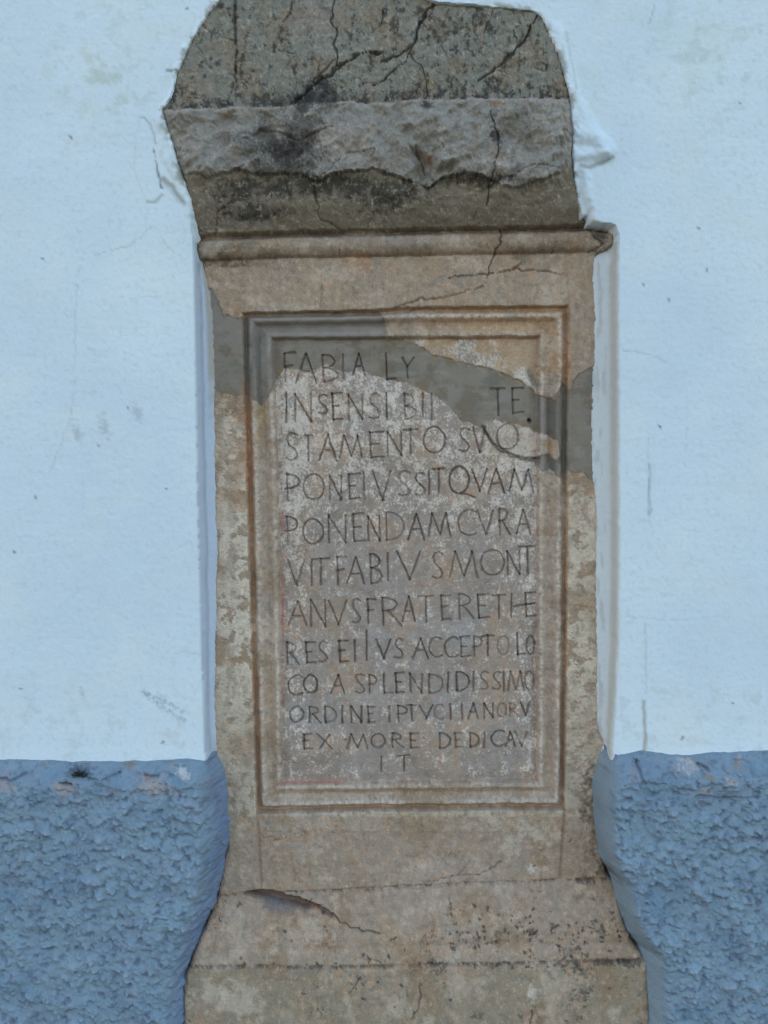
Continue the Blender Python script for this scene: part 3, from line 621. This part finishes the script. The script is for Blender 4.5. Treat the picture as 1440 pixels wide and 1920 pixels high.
    # a small wedge serif on stems
# outer edge of the stone
hbs = np.interp(V, [-60, 150, 300, 400, 425], [-.001, .001, .004, -.010, -.026]) - .002
eb = sstep(-26, 1, dS + 6 * n_c) * (V < 425)
G.h = np.where(V < 425, np.minimum(G.h, G.h * (1 - eb) + hbs * eb), G.h)
G.h -= ((.004 * sstep(-9, 0, dS) ** 2) * (V >= 425) + .012 * np.clip(dS, 0, 8)).astype(np.float32)
G.h = np.maximum(G.h, -.095)
G.arrays()
cen = lambda A: .25 * (A[:-1, :-1] + A[1:, :-1] + A[:-1, 1:] + A[1:, 1:])
cS, cT, cM, cV, cU = cen(dS), cen(T), cen(dM), cen(V), cen(U)
c430, c480, c1680, c1805 = cen(L430), cen(L480), cen(L1680), cen(L1805)
keep = cS < 9
altar = empty("roman_altar", (0, 0, 0), "tall Roman altar stone with broken top and carved Latin letters, set in white wall", "altar stone")
lab = np.zeros(cS.shape, np.int16)
lab[:] = 3; lab[cV < c480] = 2; lab[cV < c430] = 1; lab[cT > 0] = 4; lab[cT > 1] = 5; lab[cV > c1680] = 7; lab[cV > c1805] = 8
lab[cM < 0] = 6
lab[LID > 0] = 9
lab[~keep] = 0
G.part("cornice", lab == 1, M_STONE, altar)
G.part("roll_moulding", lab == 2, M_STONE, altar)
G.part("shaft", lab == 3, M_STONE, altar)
G.part("border_moulding", lab == 4, M_STONE, altar)
panel = G.part("inscription_panel", lab == 5, M_STONE, altar)
o = G.part("mortar_repair", lab == 6, M_MORTAR, altar); o['label'] = "smooth grey mortar filling the broken upper part"
G.part("base_moulding", lab == 7, M_STONE, altar)
G.part("base_block", lab == 8, M_STONE, altar)
for li, (ch, x0, x1, y0, y1, st) in enumerate(LETTERS):
    k = G.crop((x0 - 12, y0 - 12, x1 + 12, y1 + 12))
    fm = np.zeros(LID.shape, bool)
    a, b = slice(k[0].start, k[0].stop - 1), slice(k[1].start, k[1].stop - 1)
    fm[a, b] = (LID[a, b] == li + 1) & keep[a, b]
    if fm.any():
        on_mortar = (cM[fm] < 0).mean() > .5
        o = G.part("letter", fm, M_MORTAR if on_mortar else M_STONE, panel)
STONE_LOOK = None

# ------------------------------------------------------------------ the house wall
wall = empty("house_wall", (0, 0, 0), "whitewashed house wall with rough blue-grey plinth, built around the inscribed stone", "wall")
W = Grid(seq([(-1500, 260), (-500, 90), (-60, 3.2), (280, 2.6), (425, 6), (1040, 2.6), (1180, 3.2), (1500, 90), (1950, 260), (2900, None)]),
         seq([(-1900, 300), (-500, 60), (-70, 3.0), (1450, 12), (1560, None)]), href_plaster)
# rows must reach the eaves at 4.6 m, so add world-space rows above
W.Z = np.concatenate([np.linspace(4.6, 2.95, 6), W.Z[W.Z < 2.9]]); W.X = np.concatenate([[-4.2, -3.2, -2.2], W.X[(W.X > -1.9) & (W.X < 1.9)], [2.2, 3.2, 4.2]])
W.finish(href_plaster)
U, V = W.U, W.V
ur = U + ragged(U, V, 1.3, 22, 301); vr = V + ragged(U, V, 1.3, 22, 307)
loose = sstep(440, 380, V)
ur = ur + loose * ragged(U, V, 5, 18, 311)
dA = sdf(OPENING, ur, vr); dB = sdf(STONE, U + ragged(U, V, 2.2, 12, 321), V + ragged(U, V, 2.2, 12, 323))
ia = np.clip(-dA, 0, None); ob = np.clip(dB, 0, None)
s_ = np.where(dA < 0, ia / (ia + ob + 1e-3), 0)
hb_ = np.interp(V, [-60, 150, 300, 400, 425, 450, 1500], [-.001, .001, .004, -.010, -.026, -.0440, -.0455])
pr = np.where(V > 420, np.interp(s_, [0, .16, .3, .42, 1], [0, .42, .72, .78, 1]), sstep(0, 1, s_))
hw = hb_ * pr
hw += .0012 * fbm(U, V, 260, 3, 331) + .0004 * fbm(U, V, 60, 3, 333)
hw += (1 - s_) * .0003 * fbm(U * .3, V, 22, 4, 334, .6)
hw += (1 - s_) * (.00028 * fbm(U, V, 9, 2, 335) + .00025 * np.abs(fbm(U, V, 14, 3, 337)))
# lumpy hand-smeared plaster round the crown
lump = s_ * sstep(440, 400, V)
hw += lump * (.0035 * fbm(U, V, 26, 4, 341) + .002 * np.abs(fbm(U * 1.4, V * .7, 12, 3, 343)))
W.h = hw.astype(np.float32)
k_, m_ = None, None
W.c[:] = alb(177, 205, 222)
nA = fbm(U, V, 160, 5, 351, .6); nB = fbm(U, V, 40, 5, 353, .6); nC = fbm(U, V, 10, 3, 355)
W.mix(alb(170, 198, 205), sstep(.0, .45, nA) * sstep(500, 100, V) * .6)
W.mix(alb(158, 182, 182), sstep(.02, .4, nB + .3 * nA) * np.exp(-(((U - 190) / 110) ** 2 + ((V - 130) / 110) ** 2)) * .7)
W.mix(alb(150, 178, 180), sstep(.05, .4, nB) * np.exp(-(((U - 1340) / 120) ** 2 + ((V - 110) / 130) ** 2)) * .45)
W.mix(alb(160, 182, 190), sstep(.1, .4, nB) * sstep(1240, 1320, V) * .35)
W.mix(alb(148, 165, 176), sstep(.30, .42, nC + .4 * nB) * .22)
W.mix(alb(163, 192, 214), sstep(-.5, .6, fbm(U, V, 420, 3, 357, .45)) * .45)
W.mix(alb(188, 208, 216), sstep(-.1, .6, fbm(U, V, 150, 5, 359, .7)) * .3)
# reveals: bluish shade painted on the left one
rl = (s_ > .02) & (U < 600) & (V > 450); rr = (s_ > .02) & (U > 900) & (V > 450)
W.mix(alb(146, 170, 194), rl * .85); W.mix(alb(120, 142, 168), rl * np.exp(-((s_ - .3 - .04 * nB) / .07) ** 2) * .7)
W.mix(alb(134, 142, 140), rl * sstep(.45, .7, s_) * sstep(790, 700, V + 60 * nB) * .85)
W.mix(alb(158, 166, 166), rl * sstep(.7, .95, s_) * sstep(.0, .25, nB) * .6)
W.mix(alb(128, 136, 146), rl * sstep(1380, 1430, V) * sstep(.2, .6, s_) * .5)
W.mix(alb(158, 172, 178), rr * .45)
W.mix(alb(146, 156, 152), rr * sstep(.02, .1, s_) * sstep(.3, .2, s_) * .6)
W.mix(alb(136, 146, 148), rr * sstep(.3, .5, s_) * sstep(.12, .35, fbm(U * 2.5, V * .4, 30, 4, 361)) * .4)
W.mix(alb(150, 168, 168), lump * sstep(0, .4, nB) * .5)
W.mix(alb(90, 98, 92), sstep(.9, 1, s_) * sstep(430, 400, V) * sstep(.0, .3, nB) * .4)
W.mix(alb(110, 118, 112), np.exp(-((dB - 4) / 6) ** 2) * sstep(430, 380, V) * sstep(.05, .3, nB) * .6)
# ridges and folds in the plaster beside the crown
def ridge(pts, w, hgt):
    k, g = W.carve(pts, w, 0, 4.0); W.h[k] += (hgt * g * g * (3 - 2 * g)).astype(np.float32)
ridge([(1044, 60), (1062, 130), (1080, 185), (1104, 232), (1132, 280)], 20, .0050); ridge([(1090, 250), (1118, 262), (1138, 284)], 26, .0075)
ridge([(1082, 292), (1108, 290), (1136, 292)], 14, .006); ridge([(1096, 320), (1102, 370)], 14, .004)
W.carve([(1148, 296), (1130, 306), (1104, 314), (1088, 312)], 4, .004, 1.5, alb(104, 116, 112), .6)
W.carve([(1060, 60), (1072, 120), (1080, 168)], 3, .0008, 1, alb(140, 160, 156), .4)
ridge([(300, 262), (312, 300), (330, 330)], 11, .004); ridge([(325, 170), (305, 205), (300, 235)], 9, .003); ridge([(345, 90), (328, 140)], 8, .003)
W.carve([(288, 283), (292, 300), (297, 330), (302, 352)], 3.0, .004, 3, alb(84, 92, 96), .7, False, 1.4, .8)
W.carve([(262, 222), (270, 220), (282, 232), (288, 248), (292, 270)], 2.2, .0012, 3, alb(126, 138, 140), .5)
W.carve([(262, 225), (254, 260), (252, 320), (262, 350), (276, 378)], 2, .0005, 2.5, alb(160, 178, 184), .35)
W.carve([(276, 378), (290, 380), (304, 366)], 2.6, .0015, 1, alb(116, 126, 128), .55)
W.carve([(305, 338), (322, 350), (336, 372), (344, 380)], 6, .003, 2, alb(98, 94, 80), .55)
W.carve([(313, 132), (330, 132), (336, 138)], 2.6, .003, 1, alb(70, 78, 72), .8)
# hairline cracks
HC = alb(128, 144, 152)
for pts, a in (([(178, 478), (205, 470), (240, 462), (262, 444), (285, 425)], .6), ([(150, 500), (145, 540), (141, 600), (142, 700)], .35), ([(142, 705), (130, 790), (108, 850), (92, 890)], .4),
               ([(300, 440), (315, 465), (340, 480)], .45), ([(262, 558), (312, 555)], .3), ([(1165, 655), (1215, 665), (1256, 680)], .5), ([(1164, 1155), (1230, 1160), (1290, 1162)], .35),
               ([(310, 1225), (350, 1222), (380, 1230)], .4), ([(1215, 820), (1217, 900), (1216, 965), (1224, 1000)], .3), ([(1288, 755), (1287, 850)], .25), ([(15, 70), (35, 105)], .3),
               ([(1228, 10), (1221, 34), (1213, 46)], .7), ([(320, 1035), (355, 1015), (362, 1030)], .3), ([(75, 108), (84, 104)], .7)):
    W.carve(pts, 1.8, .0005, 3.5, HC, a * .75, False, 1.6, .8)
W.carve([(1210, 1170), (1211, 1250), (1212, 1290)], 1.8, .0006, 2, alb(126, 140, 144), .3)
W.carve([(1207, 1315), (1208, 1350), (1211, 1380), (1207, 1412)], 3, .001, 2, alb(122, 122, 108), .7)
W.carve([(1218, 872), (1217, 965), (1222, 955)], 2.2, .0008, 2, alb(110, 124, 130), .5)
for u_, v_, r_ in ((155, 1300, 5), (196, 800, 10), (145, 810, 9), (258, 775, 9)):
    W.blob(u_, v_, r_, alb(140, 158, 170), .5, 2.2, 1.2, .8)
for i in range(16):
    t = i / 15; W.blob(270 + 75 * t, 1298 + 45 * t + 8 * math.sin(i * 3), 4, alb(120, 138, 156), .5, 1.4, .6, 1.2, i)
FL = alb(66, 78, 84)
for u_, v_, e, a in ((133, 257, 2.2, 1.1), (80, 485, 1, 0), (305, 1392, 2, -.3), (1310, 428, 1.6, .5), (1325, 505, 1.8, 1.2), (1237, 799, 1.8, .6), (1254, 562, 1.6, 1.5), (1206, 534, 1, 0), (1280, 1384, 2.2, -.7),
                     (27, 1035, 1.4, 1), (67, 932, 1.8, 1.3), (313, 917, 1.2, .5), (185, 836, 1.6, 1.5), (39, 1291, 1.4, 0), (351, 16, 1.4, 0), (1374, 1318, 1, 0), (1387, 193, 1.3, .4), (240, 764, 1, 0), ):
    k2 = W.blob(u_, v_, 2.7, FL, .7, e, a, .2)
    if k2: W.h[k2[0]] += .0007 * k2[1]
# under the stone and behind the plinth the coat falls back
W.h -= (.013 * np.clip(-dB - .5, 0, 7)).astype(np.float32)
edge = np.zeros(W.h.shape, bool); edge[0] = edge[:, 0] = edge[:, -1] = True
W.h[edge] = -.13
W.arrays()
cB, cA2, cV2, cU2 = cen(dB), cen(dA), cen(V), cen(U)
kw = (cB > -8)
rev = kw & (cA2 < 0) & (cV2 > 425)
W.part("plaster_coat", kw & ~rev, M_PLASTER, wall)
o = W.part("niche_reveal", rev & (cU2 < 760), M_PLASTER, wall); o['label'] = "splayed plaster edge left of the stone, bluish shade painted on"
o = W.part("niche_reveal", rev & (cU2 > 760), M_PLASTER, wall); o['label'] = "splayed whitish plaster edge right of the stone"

# ------------------------------------------------------------------ rough plinth, left and right of the stone
def plinth(us, left):
    R = Grid(us, seq([(1395, 1.9), (1960, 5), (2160, 14), (2400, 50), (2960, None)]), href_plinth)
    zbot = R.Z[-1]
    if left: R.X = np.concatenate([[-4.25, -3.2, -2.3], R.X[R.X > -2.0]])
    else: R.X = np.concatenate([R.X[R.X < 2.0], [2.3, 3.2, 4.25]])
    R.Z = np.concatenate([R.Z[R.Z > .03], [.02, -.03]])
    R.finish(href_plinth)
    U, V = R.U, R.V
    line = (np.interp(U, [-400, 0, 60, 150, 230, 300, 350, 385, 400], [1430, 1427, 1426, 1430, 1429, 1428, 1424, 1428, 1424]) if left else
            np.interp(U, [1130, 1145, 1160, 1200, 1260, 1290, 1330, 1440, 1900], [1400, 1412, 1417, 1409, 1417, 1419, 1412, 1408, 1404])) + ragged(U, V, 3, 40, 401)
    dB = sdf(STONE, U + ragged(U, V, 8 if left else 4, 17, 403), V + ragged(U, V, 8 if left else 4, 17, 405)) + ragged(U, V, 3, 8, 407)
    dQ = sdf(STONE, U + 4 * fbm(U, V, 60, 2, 403), V + 4 * fbm(U, V, 60, 2, 405))
    w = np.interp(V, [1430, 1500, 1560, 1620, 1700, 1760, 1820, 1920], [34, 44, 50, 44, 46, 42, 40, 40]) if left else \
        np.interp(V, [1430, 1480, 1560, 1640, 1700, 1780, 1830, 1920], [34, 30, 24, 28, 34, 36, 46, 44])
    end = np.interp(V, [1400, 1600, 1690, 1740, 1810, 1950], [-.056, -.056, -.044, -.026, -.014, -.006])
    q = np.clip(1 - (.5 * dQ + .5 * dB if left else .85 * dQ + .15 * dB) / w, 0, 1)
    face = .044 + .004 * fbm(U, V, 200, 3, 411)
    fall = q ** (1.35 if left else 1.4)
    hh = face * (1 - fall) + end * fall
    # worn top edge
    e = (V - line)
    hh = hh - np.clip(hh - .006, 0, 1) * (1 - sstep(0, 44, e + 10 * fbm(U, V, 30, 3, 413)))
    sm = 1.0 if left else np.clip(1 - .85 * sstep(.05, .35, q), .12, 1)
    wx = U + 7 * fbm(U, V, 40, 3, 421); wy = V + 7 * fbm(U, V, 40, 3, 423)
    bz = fbm(U, V, 70, 3, 447)
    wu = U + 2.5 * fbm(U, V, 14, 2, 425); wv = V + 2.5 * fbm(U, V, 14, 2, 427)
    bumps = domes(wu, wv, 13, 433) * (.6 + .7 * sstep(-.3, .3, bz))
    b2 = domes(wu * 1.03 + 40, wv - 31, 8.5, 435) * (.4 + .7 * sstep(-.2, .3, fbm(U, V, 40, 2, 439)))
    b3 = domes(wu * .9 + 11, wv + 57, 24, 437)
    pits = sstep(.08, .6, -fbm(wx, wy * 1.2, 17, 3, 443, .5))
    lump = .0060 * fbm(wx * .8, wy, 70, 3, 441, .45) + .0032 * (.5 * fbm(U, V, 26, 2, 442, .4)) + .0058 * bumps + .0030 * b2 + .0062 * b3 - .0026 * pits - .0012 - .0022
    lump = lump + (.004 * fbm(U * 1.3, V, 20, 4, 463, .5) * sstep(.05, .4, q) if left else 0)
    hh = hh + lump * sm * (.12 + .88 * sstep(6, 40, e)) * 1.15
    hh = np.where(e < 0, hh - .014 * np.clip(-e / 2.5, 0, 3), hh)
    hh = hh - .010 * np.clip(-dB - 1, 0, 8)
    R.h = hh.astype(np.float32)
    
    R.c[:] = alb(104, 133, 156)
    nA = fbm(U, V, 90, 4, 451); nB = fbm(U, V, 26, 5, 453, .62); nC = fbm(U, V, 8, 3, 455)
    R.mix(alb(108, 140, 162), sstep(0, .5, nA) * .7)
    R.mix(alb(90, 122, 148), sstep(.1, .4, -nA) * .6)
    R.mix(alb(88, 100, 124), sstep(.22, .45, nB) * .35)
    R.mix(alb(134, 154, 176), np.clip(lump * 160, 0, 1) * .45)  # lump tops painted lighter, standing in for highlights
    R.mix(alb(70, 84, 110), pits * .5)
    if left: R.mix(alb(88, 110, 146), sstep(.15, .7, q) * .6)  # shade of the left slope painted as darker blue
    else: R.mix(alb(108, 132, 148), sstep(.1, .4, q) * .75)
    tope = sstep(75, 20, e + 20 * nB)
    R.mix(alb(100, 128, 150), tope * .6)
    R.mix(alb(146, 142, 140), tope * sstep(.18, .44, nB + .2 * nA) * .35)
    R.mix(alb(56, 56, 58), tope * sstep(.24, .5, fbm(U * .5, V, 12, 4, 461)) * .35)
    for (a, b, r, cc) in (((290, 1470, 20, (150, 140, 136)), (120, 1472, 14, (146, 138, 132)), (212, 1481, 4, (124, 110, 84)), (18, 1470, 14, (140, 136, 140)), (240, 1432, 8, (110, 92, 60)), (80, 1432, 4, (110, 92, 60)), (345, 1446, 8, (190, 196, 200)), (25, 1650, 16, (86, 98, 124)), (150, 1440, 13, (40, 40, 38)))
                          if left else ((1290, 1432, 12, (170, 176, 178)), (1320, 1448, 7, (128, 118, 84)), (1320, 1480, 8, (140, 138, 130)), (1380, 1432, 7, (128, 120, 96)), (1360, 1455, 8, (160, 158, 160)), (1192, 1424, 5, (60, 64, 70)), (1310, 1562, 4, (44, 54, 76)), (1160, 1665, 11, (70, 72, 70)), (1152, 1655, 6, (110, 96, 70)), (1140, 1408, 7, (50, 46, 42)))):
        R.blob(a, b, r, alb(*cc), .5, 1.6, .2, 1.0, 9)
    et = (1 - sstep(-1, 3, e))[..., None]; R.c = R.c * (1 - et) + alb(100, 128, 150) * et
    if left:
        R.carve([(170, 1456), (195, 1456), (225, 1448)], 3.5, .006, 2, alb(48, 54, 66), .55, False, 1.3, .8); R.carve([(120, 1460), (140, 1463)], 3, .004, 1, alb(40, 42, 48), .8); R.carve([(0, 1452), (25, 1456), (50, 1448)], 3, .004, 3, alb(56, 60, 70), .7)
        R.carve([(275, 1450), (300, 1451)], 2.5, .003, 1, alb(40, 42, 48), .7)
    else:
        R.carve([(1192, 1424), (1198, 1450), (1204, 1460)], 3, .003, 3, alb(64, 72, 92), .6); R.carve([(1306, 1430), (1322, 1436)], 3, .004, 1, alb(52, 58, 72), .8); R.carve([(1408, 1568), (1440, 1572)], 3, .003, 2, alb(64, 72, 96), .6); R.carve([(1305, 1490), (1350, 1496), (1420, 1492)], 3, .003, 4, alb(72, 82, 108), .5)
    ed = np.zeros(R.h.shape, bool); ed[:, 0 if left else -1] = True
    R.h[ed] = -.13
    R.arrays()
    kp = (cen(dB) > -8) & (cen(e) > -7)
    kp &= (cen(U) < 560) if left else (cen(U) > 1000)
    return R.part("roughcast_plinth", kp, M_ROUGH, wall)
p1 = plinth(seq([(-1500, 260), (-500, 20), (-330, 5), (-30, 1.9), (440, None)]), True); p1['label'] = "rough blue-grey plinth left of the stone"
p2 = plinth(seq([(1105, 1.9), (1470, 5), (1770, 20), (1950, 260), (2900, None)]), False); p2['label'] = "rough blue-grey plinth right of the stone"

# ------------------------------------------------------------------ body of the house behind the plaster, ground in front
def plain(name, c, sc, amt, bump):
    m = bpy.data.materials.new(name); m.use_nodes = True; n, l = m.node_tree.nodes, m.node_tree.links
    b = n["Principled BSDF"]; b.inputs["Roughness"].default_value = .9
    g = n.new("ShaderNodeNewGeometry"); t = n.new("ShaderNodeTexNoise"); t.inputs["Scale"].default_value = sc; t.inputs["Detail"].default_value = 8
    l.new(g.outputs["Position"], t.inputs["Vector"])
    r = n.new("ShaderNodeValToRGB"); r.color_ramp.elements[0].position = .3; r.color_ramp.elements[1].position = .7
    r.color_ramp.elements[0].color = (*[x * (1 - amt) for x in c], 1); r.color_ramp.elements[1].color = (*[min(1, x * (1 + amt)) for x in c], 1)
    l.new(t.outputs["Fac"], r.inputs[0]); l.new(r.outputs[0], b.inputs["Base Color"])
    bu = n.new("ShaderNodeBump"); bu.inputs["Distance"].default_value = bump; l.new(t.outputs["Fac"], bu.inputs["Height"]); l.new(bu.outputs[0], b.inputs["Normal"])
    return m
M_BODY = plain("masonry", (.5, .48, .44), 6, .15, .01)
M_GROUND = plain("pavement", (.07, .068, .062), 9, .25, .006)
x0, x1, y0, y1, z0, z1 = -4.2, 4.2, .11, 7.0, -.05, 4.6
bv = [(x, y, z) for z in (z0, z1) for x, y in ((x0, y0), (x1, y0), (x1, y1), (x0, y1))]
mesh_obj("masonry_core", bv, [(3, 2, 1, 0), (4, 5, 6, 7), (0, 1, 5, 4), (1, 2, 6, 5), (2, 3, 7, 6), (3, 0, 4, 7)], M_BODY, wall)
gr = mesh_obj("ground", [(-150, -150, 0), (150, -150, 0), (150, 150, 0), (-150, 150, 0)], [(0, 1, 2, 3)], M_GROUND)
gr['kind'] = 'structure'; gr['label'] = "grey pavement in front of the wall"

# ------------------------------------------------------------------ dry moss tuft on the plinth ledge
M_MOSS = plain("dry_moss", (.028, .024, .016), 900, .5, .001)
X, Z = unproject(148.0, 1452.0, .03)
tuft = empty("moss_tuft", (X, -.022, Z), "small dark dried moss tuft on the cracked top edge of the left blue-grey plinth", "moss")
rr_ = np.random.default_rng(4); vs, fs = [], []
def strand(p, d, L, w):
    d = np.array(d, float); d /= np.linalg.norm(d); s = np.cross(d, (0.2, 1, .3)); s /= np.linalg.norm(s); t = np.cross(d, s)
    base = len(vs); n = 4; p = np.array(p, float)
    for i in range(n + 1):
        ww = w * (1 - i / (n + .5)); q = p + d * L * i / n + np.array([0, 0, -.25 * L * (i / n) ** 2])
        for a in range(3): vs.append(tuple(q + ww * (s * math.cos(a * 2.1) + t * math.sin(a * 2.1))))
    for i in range(n):
        for a in range(3):
            b0 = base + i * 3; fs.append((b0 + a, b0 + (a + 1) % 3, b0 + 3 + (a + 1) % 3, b0 + 3 + a))
for i in range(150):
    px = rr_.normal(0, .0075); pz = rr_.normal(0, .0022) - abs(px) * .25
    strand((X + px, -.018 - rr_.uniform(0, .014), Z + pz), (rr_.normal(0, 1), -.4 + rr_.normal(0, .5), rr_.normal(.2, .6)), rr_.uniform(.003, .008), .0007)
mesh_obj("moss_clump", vs, fs, M_MOSS, tuft)
vs, fs = [], []
strand((X - .001, -.028, Z + .002), (-.15, -.1, 1), .017, .0011)
mesh_obj("stalk", vs, fs, M_MOSS, tuft)
